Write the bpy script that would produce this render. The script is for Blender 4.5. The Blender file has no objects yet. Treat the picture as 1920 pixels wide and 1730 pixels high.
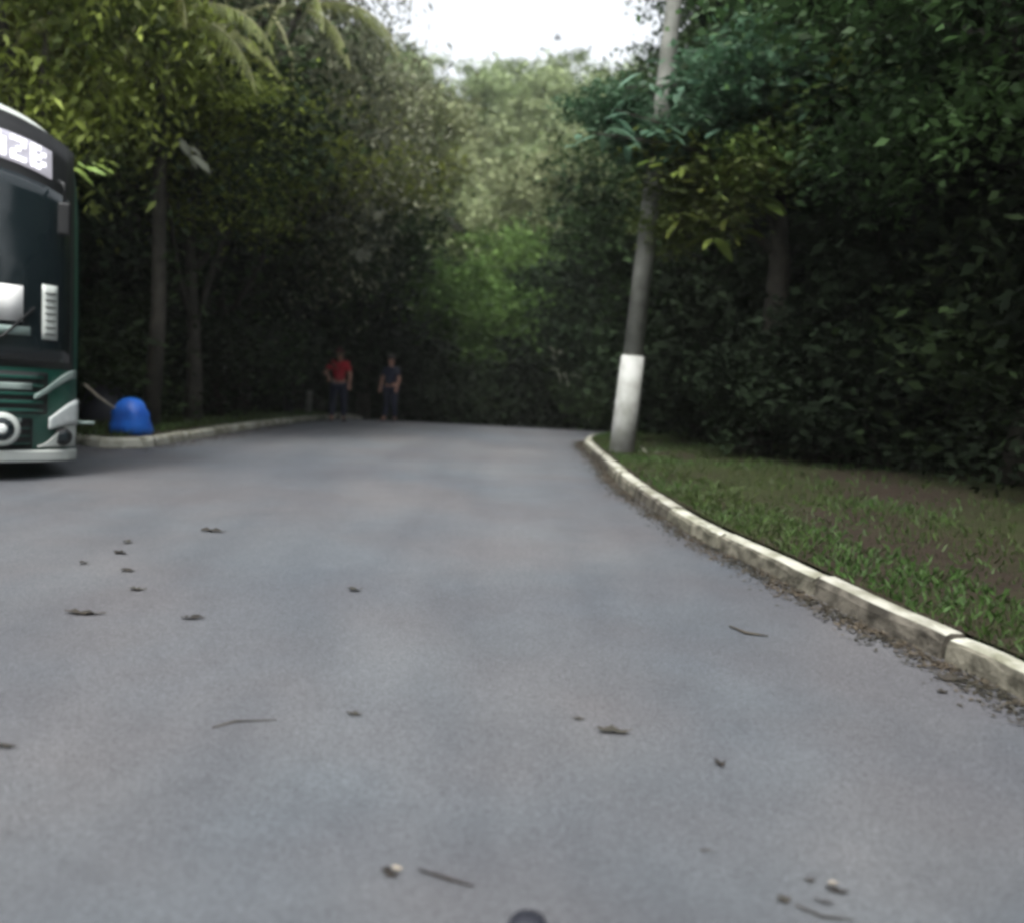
import bpy, bmesh, math, random
import numpy as np
from mathutils import Vector, Matrix, noise

S = bpy.context.scene
COL = S.collection
R = math.radians
rng = random.Random(11)
npr = np.random.default_rng(7)

# ------------------------------------------------------------------ camera, light, exposure
F_PX = 1660.0
cam_d = bpy.data.cameras.new('camera')
cam = bpy.data.objects.new('camera', cam_d); COL.objects.link(cam)
cam_d.sensor_width = 36.0; cam_d.sensor_fit = 'HORIZONTAL'
cam_d.lens = 36.0 * F_PX / 1920.0
cam_d.clip_start = 0.05; cam_d.clip_end = 2000.0
PITCH = math.atan(105 / F_PX)
cam.location = (0, 0, 1.3)
cam.rotation_mode = 'QUATERNION'
cam.rotation_quaternion = (Matrix.Rotation(math.pi/2 - PITCH, 4, 'X') @ Matrix.Rotation(R(2.9), 4, 'Z')).to_quaternion()
S.camera = cam
cam_d.dof.use_dof = True; cam_d.dof.focus_distance = 5.2; cam_d.dof.aperture_fstop = 0.95   # phone focused short, woods soft

SUN_EL, SUN_AZ = R(58), R(205)          # azimuth clockwise from +Y (north): from behind, a little left
world = bpy.data.worlds.new('World'); S.world = world; world.use_nodes = True
wn = world.node_tree; wn.nodes.clear()
sky = wn.nodes.new('ShaderNodeTexSky'); sky.sky_type = 'NISHITA'; sky.sun_disc = False
sky.sun_elevation = SUN_EL; sky.sun_rotation = SUN_AZ
sky.air_density = 1.2; sky.dust_density = 4.0; sky.ozone_density = 1.0
bw = wn.nodes.new('ShaderNodeRGBToBW')
cm = wn.nodes.new('ShaderNodeMixRGB'); cm.inputs[0].default_value = 0.86
cb = wn.nodes.new('ShaderNodeCombineColor')
mul = wn.nodes.new('ShaderNodeVectorMath'); mul.operation = 'SCALE'; mul.inputs['Scale'].default_value = 2.6
bg = wn.nodes.new('ShaderNodeBackground'); bg.inputs['Strength'].default_value = 0.13
wo = wn.nodes.new('ShaderNodeOutputWorld')
wn.links.new(sky.outputs[0], bw.inputs[0]); wn.links.new(sky.outputs[0], cm.inputs[1])
for i in range(3): wn.links.new(bw.outputs[0], cb.inputs[i])
wn.links.new(cb.outputs[0], cm.inputs[2]); wn.links.new(cm.outputs[0], mul.inputs[0])
wn.links.new(mul.outputs[0], bg.inputs['Color']); wn.links.new(bg.outputs[0], wo.inputs[0])

sun_d = bpy.data.lights.new('sun', 'SUN'); sun_d.energy = 1.4; sun_d.angle = R(14); sun_d.color = (1.0, 0.96, 0.88)
sun = bpy.data.objects.new('sun', sun_d); COL.objects.link(sun)
sdir = Vector((math.sin(SUN_AZ)*math.cos(SUN_EL), math.cos(SUN_AZ)*math.cos(SUN_EL), math.sin(SUN_EL)))
sun.rotation_mode = 'QUATERNION'; sun.rotation_quaternion = sdir.to_track_quat('Z', 'Y')

S.view_settings.view_transform = 'Standard'; S.view_settings.look = 'None'
S.view_settings.exposure = 0.62; S.view_settings.gamma = 1.0
S.view_settings.use_curve_mapping = False
S.cycles.use_denoising = True
S.cycles.max_bounces = 6; S.cycles.diffuse_bounces = 3; S.cycles.glossy_bounces = 3
S.cycles.transmission_bounces = 4; S.cycles.transparent_max_bounces = 6
S.cycles.caustics_reflective = False; S.cycles.caustics_refractive = False
S.cycles.filter_width = 3.2            # soft sensor, as the phone frame is

# ------------------------------------------------------------------ materials
def mat(name, base, rough=0.8, spec=0.3, metal=0.0, var=0.0, scale=3.0, base2=None, bump=0.0, bscale=40.0, coat=0.0, emit=None, estr=0.0, island=0.0, translucent=0.0, rnd=0.0, detail=4.0):
    m = bpy.data.materials.new(name); m.use_nodes = True
    nt = m.node_tree; N = nt.nodes; L = nt.links
    p = N['Principled BSDF']; out = N['Material Output']
    p.inputs['Roughness'].default_value = rough
    p.inputs['Specular IOR Level'].default_value = spec
    p.inputs['Metallic'].default_value = metal
    p.inputs['Coat Weight'].default_value = coat
    p.inputs['Coat Roughness'].default_value = 0.08
    c1 = (*base, 1); c2 = (*(base2 or tuple(v*(1-var) for v in base)), 1)
    tc = N.new('ShaderNodeTexCoord')
    nz = N.new('ShaderNodeTexNoise'); nz.inputs['Scale'].default_value = scale; nz.inputs['Detail'].default_value = detail
    L.new(tc.outputs['Object'], nz.inputs['Vector'])
    rp = N.new('ShaderNodeValToRGB'); rp.color_ramp.elements[0].position = 0.38; rp.color_ramp.elements[1].position = 0.62
    rp.color_ramp.elements[0].color = c2; rp.color_ramp.elements[1].color = c1
    L.new(nz.outputs['Fac'], rp.inputs['Fac'])
    colout = rp.outputs['Color']
    if island or rnd:
        hs = N.new('ShaderNodeHueSaturation')
        L.new(colout, hs.inputs['Color'])
        geo = N.new('ShaderNodeNewGeometry'); oi = N.new('ShaderNodeObjectInfo')
        mr = N.new('ShaderNodeMapRange'); mr.inputs['To Min'].default_value = 1-island; mr.inputs['To Max'].default_value = 1+island
        L.new(geo.outputs['Random Per Island'], mr.inputs['Value'])
        mo = N.new('ShaderNodeMapRange'); mo.inputs['To Min'].default_value = 1-rnd; mo.inputs['To Max'].default_value = 1+rnd
        L.new(oi.outputs['Random'], mo.inputs['Value'])
        mm = N.new('ShaderNodeMath'); mm.operation = 'MULTIPLY'
        L.new(mr.outputs[0], mm.inputs[0]); L.new(mo.outputs[0], mm.inputs[1]); L.new(mm.outputs[0], hs.inputs['Value'])
        mh = N.new('ShaderNodeMapRange'); mh.inputs['To Min'].default_value = 0.5-rnd*.06; mh.inputs['To Max'].default_value = 0.5+rnd*.06
        L.new(oi.outputs['Random'], mh.inputs['Value']); L.new(mh.outputs[0], hs.inputs['Hue'])
        colout = hs.outputs['Color']
    L.new(colout, p.inputs['Base Color'])
    if bump:
        n2 = N.new('ShaderNodeTexNoise'); n2.inputs['Scale'].default_value = bscale; n2.inputs['Detail'].default_value = 5
        L.new(tc.outputs['Object'], n2.inputs['Vector'])
        b = N.new('ShaderNodeBump'); b.inputs['Strength'].default_value = bump; b.inputs['Distance'].default_value = 0.02
        L.new(n2.outputs['Fac'], b.inputs['Height']); L.new(b.outputs['Normal'], p.inputs['Normal'])
    if emit:
        p.inputs['Emission Color'].default_value = (*emit, 1); p.inputs['Emission Strength'].default_value = estr
    if translucent:
        t = N.new('ShaderNodeBsdfTranslucent'); L.new(colout, t.inputs['Color'])
        mx = N.new('ShaderNodeMixShader'); mx.inputs[0].default_value = translucent
        L.new(p.outputs[0], mx.inputs[1]); L.new(t.outputs[0], mx.inputs[2]); L.new(mx.outputs[0], out.inputs['Surface'])
    return m

M = {}
def leafmat(name, a, b, rough=0.55, tr=0.25, island=0.45, rnd=0.22, scale=0.6, spec=.25):
    M[name] = mat(name, a, rough=rough, spec=spec, base2=b, scale=scale, island=island, rnd=rnd, translucent=tr)
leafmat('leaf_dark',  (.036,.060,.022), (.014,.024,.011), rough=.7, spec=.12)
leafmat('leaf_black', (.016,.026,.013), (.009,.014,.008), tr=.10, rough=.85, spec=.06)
leafmat('leaf_olive', (.24,.28,.055), (.06,.08,.020), scale=.9, tr=.45)
leafmat('leaf_mid',   (.085,.155,.050), (.030,.060,.022), tr=.32)
leafmat('leaf_grey',  (.22,.235,.145), (.050,.062,.040), scale=.9)
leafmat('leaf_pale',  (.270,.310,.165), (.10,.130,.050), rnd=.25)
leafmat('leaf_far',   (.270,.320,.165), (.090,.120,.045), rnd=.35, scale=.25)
leafmat('leaf_bright',(.14,.24,.07), (.06,.12,.03), rough=.7, spec=.1, tr=.35)
leafmat('leaf_teal',  (.15,.26,.17), (.07,.14,.085), rough=.38, rnd=.4, scale=1.5, tr=.4)
leafmat('leaf_yellow',(.26,.33,.08), (.14,.20,.045), rough=.4, rnd=.4, tr=.4)
leafmat('leaf_teal2', (.085,.165,.095), (.040,.085,.045), tr=.35)
leafmat('leaf_yel2', (.14,.19,.05), (.06,.09,.025), tr=.35)
leafmat('leaf_frond', (.22,.24,.075), (.12,.14,.045), tr=.35)
leafmat('leaf_dry',   (.24,.25,.20), (.13,.14,.10), rough=.6, rnd=.2)
leafmat('grass_blade',(.042,.085,.020), (.044,.060,.018), tr=.2)
M['bark'] = mat('bark', (.042,.038,.030), var=.5, scale=5, bump=.6, bscale=14)
M['bark_pale'] = mat('bark_pale', (.30,.29,.24), base2=(.14,.13,.10), scale=6, bump=.5, bscale=18)
M['vine'] = mat('vine', (.30,.30,.17), base2=(.16,.17,.08), scale=4)
M['soil'] = mat('soil', (.060,.046,.032), base2=(.030,.028,.018), scale=1.3, bump=.8, bscale=9)
M['kerb'] = mat('kerb_concrete', (.42,.42,.36), base2=(.19,.19,.14), scale=4.5, bump=.5, bscale=30, rnd=.12)
M['kerb_dirty'] = mat('kerb_dirty', (.16,.15,.12), base2=(.040,.037,.028), scale=7, bump=.6, bscale=30, rnd=.3)
M['concrete'] = mat('pole_concrete', (.20,.205,.185), base2=(.11,.115,.10), scale=3, bump=.4, bscale=25)
M['whitewash'] = mat('whitewash', (.40,.41,.395), base2=(.25,.26,.235), scale=4, bump=.2, bscale=25)
M['bus_green'] = mat('bus_green', (.010,.080,.058), rough=.3, spec=.5, coat=.5, var=.15, scale=1.5)
M['bus_white'] = mat('bus_white', (.60,.64,.60), rough=.4, spec=.5, coat=.3, base2=(.46,.50,.47), scale=2.5)
M['bus_black'] = mat('bus_black', (.012,.013,.014), rough=.45, spec=.4, var=.3)
M['glass'] = mat('tinted_glass', (.010,.017,.020), rough=.06, spec=.5, var=.2, scale=1)
M['chrome'] = mat('grille_bar', (.34,.42,.39), rough=.35, metal=.2, base2=(.2,.27,.25), scale=3)
M['lamp_glass'] = mat('lamp_glass', (.80,.84,.82), rough=.15, spec=.6, base2=(.6,.66,.64), scale=6)
M['paper'] = mat('white_paper', (.85,.86,.84), rough=.7, var=.06)
M['led'] = mat('led_letters', (.85,.85,.88), emit=(.95,.93,1.0), estr=.75)
M['led_board'] = mat('led_board', (.22,.22,.26), emit=(.60,.58,.64), estr=.42, base2=(.22,.22,.26))
M['rubber'] = mat('rubber', (.02,.02,.02), rough=.85, bump=.3)
M['steel'] = mat('steel', (.35,.35,.35), rough=.4, metal=.8)
M['blue'] = mat('blue_plastic', (.018,.15,.62), rough=.45, spec=.4, base2=(.010,.08,.40), scale=4)
M['navy'] = mat('navy_cloth', (.014,.018,.042), rough=.85, var=.3)
M['red'] = mat('red_cloth', (.36,.008,.022), rough=.8, base2=(.22,.006,.014), scale=6)
M['skin'] = mat('skin', (.36,.20,.15), rough=.6, var=.15)
M['hair'] = mat('hair', (.02,.012,.01), rough=.6)
M['tarp'] = mat('dark_tarp', (.022,.024,.034), rough=.6, var=.4)
M['dead_leaf'] = mat('dead_leaf', (.055,.045,.034), rough=.8, base2=(.028,.026,.022), scale=12, rnd=.35)
M['litter'] = mat('gutter_litter', (.075,.060,.042), rough=.9, base2=(.035,.032,.022), scale=5, island=.5)
M['wood'] = mat('pale_wood', (.42,.38,.31), base2=(.26,.23,.18), scale=6, bump=.3)

# asphalt: worn, grey, mottled in large soft patches, fine aggregate relief
def asphalt():
    m = bpy.data.materials.new('asphalt'); m.use_nodes = True
    nt = m.node_tree; N = nt.nodes; L = nt.links; p = N['Principled BSDF']
    tc = N.new('ShaderNodeTexCoord')
    def nz(scale, det, rough=.55):
        n = N.new('ShaderNodeTexNoise'); n.inputs['Scale'].default_value = scale; n.inputs['Detail'].default_value = det
        n.inputs['Roughness'].default_value = rough; L.new(tc.outputs['Object'], n.inputs['Vector']); return n
    a = nz(.45, 3); r = N.new('ShaderNodeValToRGB')
    e = r.color_ramp.elements; e[0].position = .36; e[1].position = .66
    e[0].color = (.096,.101,.114,1); e[1].color = (.124,.125,.132,1)
    L.new(a.outputs['Fac'], r.inputs['Fac'])
    b = nz(1.7, 6, .65); r2 = N.new('ShaderNodeValToRGB'); e = r2.color_ramp.elements
    e[0].position = .33; e[1].position = .6; e[0].color = (.84,.84,.85,1); e[1].color = (1,1,1,1)
    L.new(b.outputs['Fac'], r2.inputs['Fac'])
    m1 = N.new('ShaderNodeMixRGB'); m1.blend_type = 'MULTIPLY'; m1.inputs[0].default_value = 1
    L.new(r.outputs[0], m1.inputs[1]); L.new(r2.outputs[0], m1.inputs[2])
    g = nz(220, 2); r3 = N.new('ShaderNodeValToRGB'); e = r3.color_ramp.elements
    e[0].position = .35; e[1].position = .68; e[0].color = (.55,.55,.55,1); e[1].color = (1.3,1.3,1.3,1)
    L.new(g.outputs['Fac'], r3.inputs['Fac'])
    m2 = N.new('ShaderNodeMixRGB'); m2.blend_type = 'MULTIPLY'; m2.inputs[0].default_value = 1
    L.new(m1.outputs[0], m2.inputs[1]); L.new(r3.outputs[0], m2.inputs[2])
    # slight lilac / teal drift
    c = nz(.8, 2); r4 = N.new('ShaderNodeValToRGB'); e = r4.color_ramp.elements
    e[0].position = .35; e[1].position = .65; e[0].color = (.94,1.02,1.05,1); e[1].color = (1.03,1.0,.98,1)
    L.new(c.outputs['Fac'], r4.inputs['Fac'])
    m3 = N.new('ShaderNodeMixRGB'); m3.blend_type = 'MULTIPLY'; m3.inputs[0].default_value = 1
    L.new(m2.outputs[0], m3.inputs[1]); L.new(r4.outputs[0], m3.inputs[2])
    # worn wheel lanes and streaks running along the road
    mp = N.new('ShaderNodeMapping'); mp.inputs['Scale'].default_value = (1.5, .10, 1); L.new(tc.outputs['Object'], mp.inputs['Vector'])
    sn = N.new('ShaderNodeTexNoise'); sn.inputs['Scale'].default_value = 1.0; sn.inputs['Detail'].default_value = 4; L.new(mp.outputs[0], sn.inputs['Vector'])
    r5 = N.new('ShaderNodeValToRGB'); e = r5.color_ramp.elements; e[0].position = .38; e[1].position = .64; e[0].color = (.90,.90,.91,1); e[1].color = (1.08,1.08,1.07,1)
    L.new(sn.outputs['Fac'], r5.inputs['Fac'])
    ag = nz(55, 4, .7); r6 = N.new('ShaderNodeValToRGB'); e = r6.color_ramp.elements; e[0].position = .30; e[1].position = .70; e[0].color = (.68,.68,.68,1); e[1].color = (1.22,1.22,1.22,1)
    L.new(ag.outputs['Fac'], r6.inputs['Fac'])
    m4 = N.new('ShaderNodeMixRGB'); m4.blend_type = 'MULTIPLY'; m4.inputs[0].default_value = 1; L.new(m3.outputs[0], m4.inputs[1]); L.new(r5.outputs[0], m4.inputs[2])
    m5 = N.new('ShaderNodeMixRGB'); m5.blend_type = 'MULTIPLY'; m5.inputs[0].default_value = 1; L.new(m4.outputs[0], m5.inputs[1]); L.new(r6.outputs[0], m5.inputs[2])
    L.new(m5.outputs[0], p.inputs['Base Color'])
    p.inputs['Roughness'].default_value = .62; p.inputs['Specular IOR Level'].default_value = .45
    bp = N.new('ShaderNodeBump'); bp.inputs['Strength'].default_value = .35; bp.inputs['Distance'].default_value = .006
    L.new(g.outputs['Fac'], bp.inputs['Height']); L.new(bp.outputs['Normal'], p.inputs['Normal'])
    return m
M['asphalt'] = asphalt()

# verge: green grass near the kerb, brown bare soil further back, leaf litter under the trees
def verge_mat():
    m = bpy.data.materials.new('forest_ground'); m.use_nodes = True
    nt = m.node_tree; N = nt.nodes; L = nt.links; p = N['Principled BSDF']
    tc = N.new('ShaderNodeTexCoord')
    n = N.new('ShaderNodeTexNoise'); n.inputs['Scale'].default_value = .55; n.inputs['Detail'].default_value = 5
    L.new(tc.outputs['Object'], n.inputs['Vector'])
    r = N.new('ShaderNodeValToRGB'); e = r.color_ramp.elements
    e[0].position = .40; e[0].color = (.023,.030,.010,1); e[1].position = .60; e[1].color = (.024,.018,.013,1)
    L.new(n.outputs['Fac'], r.inputs['Fac'])
    n2 = N.new('ShaderNodeTexNoise'); n2.inputs['Scale'].default_value = 14; n2.inputs['Detail'].default_value = 6
    L.new(tc.outputs['Object'], n2.inputs['Vector'])
    mx = N.new('ShaderNodeMixRGB'); mx.blend_type = 'MULTIPLY'; mx.inputs[0].default_value = .8
    L.new(r.outputs[0], mx.inputs[1]); L.new(n2.outputs['Fac'], mx.inputs[2])
    g = N.new('ShaderNodeVectorMath'); g.operation = 'SCALE'; g.inputs['Scale'].default_value = 1.7
    L.new(mx.outputs[0], g.inputs[0]); L.new(g.outputs[0], p.inputs['Base Color'])
    p.inputs['Roughness'].default_value = .95; p.inputs['Specular IOR Level'].default_value = .15
    b = N.new('ShaderNodeBump'); b.inputs['Strength'].default_value = .8; b.inputs['Distance'].default_value = .04
    L.new(n2.outputs['Fac'], b.inputs['Height']); L.new(b.outputs['Normal'], p.inputs['Normal'])
    return m
M['ground'] = verge_mat()

# ------------------------------------------------------------------ helpers
def link(o, parent=None):
    COL.objects.link(o)
    if parent is not None: o.parent = parent
    return o
def tag(o, label=None, cat=None, group=None, kind=None):
    if label: o['label'] = label
    if cat: o['category'] = cat
    if group: o['group'] = group
    if kind: o['kind'] = kind
    return o
def empty(name, loc, rz=0.0):
    o = bpy.data.objects.new(name, None); o.empty_display_size = .2
    o.location = loc; o.rotation_euler = (0, 0, rz); return link(o)
def mobj(name, verts, faces, m, parent=None, smooth=False):
    me = bpy.data.meshes.new(name); me.from_pydata([tuple(v) for v in verts], [], faces); me.update()
    me.materials.append(m)
    if smooth: me.polygons.foreach_set('use_smooth', [True]*len(me.polygons))
    return link(bpy.data.objects.new(name, me), parent)
def quads_mesh(name, V, m):                     # V: (n,4,3) array
    n = len(V); me = bpy.data.meshes.new(name)
    me.vertices.add(n*4); me.vertices.foreach_set('co', V.reshape(-1).astype(np.float32))
    me.loops.add(n*4); me.loops.foreach_set('vertex_index', np.arange(n*4, dtype=np.int32))
    me.polygons.add(n); me.polygons.foreach_set('loop_start', np.arange(0, n*4, 4, dtype=np.int32))
    me.update(calc_edges=True); me.materials.append(m); return me
class MB:
    def __init__(s): s.v = []; s.f = []
    def add(s, v, f):
        k = len(s.v); s.v += [tuple(q) for q in v]; s.f += [tuple(i+k for i in q) for q in f]
    def box(s, c, d, rz=0.0):
        x, y, z = d[0]/2, d[1]/2, d[2]/2; ca, sa = math.cos(rz), math.sin(rz)
        v = [(c[0]+a*x*ca-b*y*sa, c[1]+a*x*sa+b*y*ca, c[2]+e*z) for e in (-1, 1) for a, b in ((-1,-1),(1,-1),(1,1),(-1,1))]
        s.add(v, [(3,2,1,0),(4,5,6,7),(0,1,5,4),(1,2,6,5),(2,3,7,6),(3,0,4,7)])
    def tube(s, pts, rad, n=8, caps=True):
        pts = [Vector(p) for p in pts]
        if not hasattr(rad, '__len__'): rad = [rad]*len(pts)
        V = []; up = Vector((.12, .31, .94)).normalized()
        for i, p in enumerate(pts):
            t = (pts[min(i+1, len(pts)-1)] - pts[max(i-1, 0)]).normalized()
            a = t.cross(up)
            if a.length < .15: a = t.cross(Vector((1, 0, 0)))
            a.normalize(); b = t.cross(a)
            V += [p + (a*math.cos(2*math.pi*k/n) + b*math.sin(2*math.pi*k/n))*rad[i] for k in range(n)]
        Fc = [(i*n+k, i*n+(k+1) % n, (i+1)*n+(k+1) % n, (i+1)*n+k) for i in range(len(pts)-1) for k in range(n)]
        if caps: Fc += [tuple(range(n-1, -1, -1)), tuple((len(pts)-1)*n+k for k in range(n))]
        s.add(V, Fc)
    def build(s, name, m, parent=None, smooth=False): return mobj(name, s.v, s.f, m, parent, smooth)
def sstep(a, b, t):
    t = min(1, max(0, (t-a)/(b-a))); return t*t*(3-2*t)

# ------------------------------------------------------------------ ground, road, kerbs
def zroad(y):
    z = 0.72*(1 - math.exp(-max(0, y-2.6)/7.0))
    z -= (y-23)**2*.004 if 23 < y < 33 else (0 if y <= 23 else .4 + (min(y, 70)-33)*.05)
    return z
KR = [(3.3,-14),(3.0,-6),(2.8,0),(2.56,2.4),(2.30,3.80),(2.14,4.32),(1.96,4.90),(1.76,5.74),(1.47,6.94),(1.28,8.6),(1.21,9.9),(1.23,12.2),(1.27,15.9),(1.6,18.4),(2.3,20.4),(3.4,22.2),(4.9,23.8)]
KL = [(-12.6,21.6),(-9.2,16.8),(-6.6,12.9),(-5.75,11.55),(-5.35,11.15),(-5.0,11.1),(-4.72,11.5),(-4.72,13.0),(-4.78,15.2),(-4.9,19.0),(-4.95,22.6),(-5.0,27.0),(-5.1,34.0)]
def resample(P, step):
    P = [Vector((x, y, 0)) for x, y in P]; out = [P[0]]; d = 0
    dense = []
    for i in range(len(P)-1):                                   # Catmull-Rom
        p0 = P[max(i-1, 0)]; p1 = P[i]; p2 = P[i+1]; p3 = P[min(i+2, len(P)-1)]
        for k in range(16):
            t = k/16; dense.append(.5*((2*p1)+(p2-p0)*t+(2*p0-5*p1+4*p2-p3)*t*t+(3*p1-p0-3*p2+p3)*t**3))
    dense.append(P[-1])
    for a, b in zip(dense[:-1], dense[1:]):
        d += (b-a).length
        if d >= step: out.append(b); d = 0
    return out
KRs = resample(KR, .11); KLs = resample(KL, .25)
KRa = np.array([(p.x, p.y) for p in KRs]); KLa = np.array([(p.x, p.y) for p in KLs])
def xkr(y): return float(np.interp(y, KRa[:, 1], KRa[:, 0]))
def inside_left(x, y):          # left verge region: x left of main kerb and right of / ahead of side road kerb
    if y < 11.1: return False
    if x > np.interp(y, [11.1, 11.5, 34], [-5.0, -4.72, -5.1]): return False
    # side-road kerb from (-5.35,11.15) to (-12.6,21.6), extended
    return (x+5.5)*(10.4) + (y-11.2)*7.2 > 0 if True else False
def side_dist(x, y):            # signed distance beyond the far edge of the side road (left)
    # far kerb of the side road: parallel line shifted back-left
    return -((x+5.5)*10.4 + (y-11.2)*7.2)/12.65 - 6.5
def ground_z(x, y):
    z = zroad(y)
    kr = xkr(y) if y < 23.8 else 4.9 + (y-23.8)*1.2
    h = 0.0
    if x > kr:
        d = x-kr
        h = .125*sstep(0, .06, d) + .10*sstep(.3, 3, d) + 3.4*sstep(4.0, 13, d) + .25*max(0, d-13)
        if y < 9: h -= 0
        h += .05*noise.noise(Vector((x*.8, y*.8, 0)))*sstep(.2, 1.2, d)
    elif inside_left(x, y):
        d = min((-4.9-x), ((x+5.5)*10.4+(y-11.2)*7.2)/12.65 + .3)
        h = .125*sstep(0, .1, d) + .25*sstep(.5, 3, d) + 4.2*sstep(1.6, 12, -4.9-x) * sstep(.3, 6, d)
        h += .05*noise.noise(Vector((x*.8, y*.8, 3)))*sstep(.2, 1.2, d)
    elif y < 24:
        d = side_dist(x, y)
        if d > 0: h = .12*sstep(0, .1, d) + 3.5*sstep(1, 12, d)
    far = sstep(36, 92, y)
    z += h*(1-far*.6) + 26*far
    if y > 92: z += (y-92)*.12
    if y > 26 and abs(x) > 12: z += 3*sstep(12, 40, abs(x))
    return z
def grid_lines(a, b, fine_a, fine_b, fine, coarse):
    out = [a]
    while out[-1] < b:
        s = fine if fine_a <= out[-1] < fine_b else coarse
        out.append(out[-1]+s)
    return out
xs = sorted(set([-400,-200,-120,-80,-60] + grid_lines(-45, 45, -13, 9, .25, 1.5) + [60,80,120,200,400]))
ys = sorted(set([-400,-200,-100,-60,-40] + grid_lines(-30, 110, 0, 27, .25, 1.5) + [130,160,220,400]))
def kerb_dip(x, y):
    if x > xkr(y)-.01 and y < 24: return .14 if x - xkr(y) < .95 else 0
    if y >= 24 and -5.2 < x < 6: return .12
    if -.3 < KLdist(x, y) < .34: return .16
    return .10 if (x < xkr(y) and not inside_left(x, y)) else 0
def KLdist(x, y):
    d2 = (KLa[:, 0]-x)**2 + (KLa[:, 1]-y)**2; return float(np.sqrt(d2.min())) if 10 < y < 24 and -13 < x < -4 else 9
V = [(x, y, ground_z(x, y) - .012 - kerb_dip(x, y)) for y in ys for x in xs]
nx = len(xs)
Fg = [(j*nx+i, j*nx+i+1, (j+1)*nx+i+1, (j+1)*nx+i) for j in range(len(ys)-1) for i in range(nx-1)]
tag(mobj('ground', V, Fg, M['ground'], smooth=True), kind='structure')

# road sheet, follows the profile; edges tuck under the kerb stones
def road_sheet():
    V, Fc = [], []; rows = []
    yy = [-30, -20] + list(np.arange(-14, 36.01, .4))
    for y in yy:
        xr = (xkr(y) if y < 23.8 else 4.9 + (y-23.8)*.2) + .04
        if y > 18: xr = min(xr, 4.9 + .04)
        if y < 11.1: xl = -17.0
        else: xl = float(np.interp(y, [11.1, 11.5, 34], [-4.98, -4.72, -5.1])) - .04
        rows.append((y, xl, xr))
    n = 14
    for y, xl, xr in rows:
        for k in range(n+1):
            x = xl + (xr-xl)*k/n
            V.append((x, y, zroad(y) + .004))
    Fc = [(j*(n+1)+k, j*(n+1)+k+1, (j+1)*(n+1)+k+1, (j+1)*(n+1)+k) for j in range(len(rows)-1) for k in range(n)]
    tag(mobj('road', V, Fc, M['asphalt'], smooth=True), kind='structure')
    # side road going back-left beyond the bus
    V = []
    for k in range(14):
        y = 10.7 + k*.8
        for s in np.linspace(0, 6.4, 6):
            x0 = -5.2 - (y-11.15)*.694
            V.append((x0 - s*1.22 , y, zroad(y) + .008))
    tag(mobj('side_road', V, [(j*6+k+1, j*6+k, (j+1)*6+k, (j+1)*6+k+1) for j in range(13) for k in range(5)], M['asphalt'], smooth=True), kind='structure')
road_sheet()

def verge_sheet(name, P, side, offs):
    V = []; m = len(P); k = len(offs)
    for i, p in enumerate(P):
        t = (P[min(i+1, m-1)] - P[max(i-1, 0)]).normalized(); nr = Vector((t.y, -t.x, 0))*side
        for j, d in enumerate(offs):
            q = p + nr*d; g = ground_z(q.x, q.y)
            V.append((q.x, q.y, max(g, zroad(q.y)+.115) + .006 if d < .4 else g + .006))
    f = [(i*k+j, i*k+j+1, (i+1)*k+j+1, (i+1)*k+j) for i in range(m-1) for j in range(k-1)]
    tag(mobj(name, V, f, M['ground'], smooth=True), kind='structure')
verge_sheet('verge', [p for p in KRs if p.y < 23.9], 1, (.15, .25, .4, .6, .85, 1.1, 1.35))
verge_sheet('left_verge', KLs, -1, (.15, .25, .36, .5))
def kerb_run(parent, P, length, side, w=.17, h=.120, dirty=True):
    # P dense points; cut into stones with recessed joints
    seg = []; cur = [P[0]]; acc = 0
    for a, b in zip(P[:-1], P[1:]):
        acc += (b-a).length; cur.append(b)
        if acc >= length*rng.uniform(.85, 1.1): seg.append(cur); cur = [b]; acc = 0
    if len(cur) > 1: seg.append(cur)
    for s in seg:
        v = []; dh = rng.uniform(-.012, .012); dx = rng.uniform(-.012, .012); prof = None
        m = len(s)
        for i, p in enumerate(s):
            t = (s[min(i+1, m-1)] - s[max(i-1, 0)]).normalized(); nrm = Vector((t.y, -t.x, 0))*side
            q = p + nrm*dx
            if i == 0: q = q + t*.016
            if i == m-1: q = q - t*.016
            z = zroad(q.y)
            wob = .018*noise.noise(Vector((q.x*4, q.y*4, 1))) + .008*noise.noise(Vector((q.x*15, q.y*15, 1)))
            prof = [(0, -.02), (.010, h*.72+wob*2), (.034+wob, h-.010+dh), (.06, h+.004+dh+wob), (w-.035-wob, h+dh+wob*.6), (w+wob*1.5, h-.02+dh), (w, -.02)]
            for a_, b_ in prof:
                r_ = q + nrm*a_; v.append((r_.x, r_.y, z+b_))
        k = len(prof)
        f = [(i*k+j, i*k+j+1, (i+1)*k+j+1, (i+1)*k+j) for i in range(m-1) for j in range(k-1)]
        f += [tuple(range(k)), tuple((m-1)*k+j for j in range(k-1, -1, -1))]
        o = mobj('kerb_stone', v, f, M['kerb'], parent); o.data.materials.append(M['kerb_dirty'])
        for q, pl in enumerate(o.data.polygons):
            if (dirty and q < (m-1)*(k-1) and q % (k-1) < 2) or q >= (m-1)*(k-1): pl.material_index = 1
kr_o = tag(empty('kerb', (0, 0, 0)), kind='structure'); kerb_run(kr_o, KRs, 1.15, 1)
kl_o = tag(empty('kerb', (0, 0, 0)), kind='structure'); kerb_run(kl_o, KLs, 1.0, -1, dirty=False)

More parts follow.
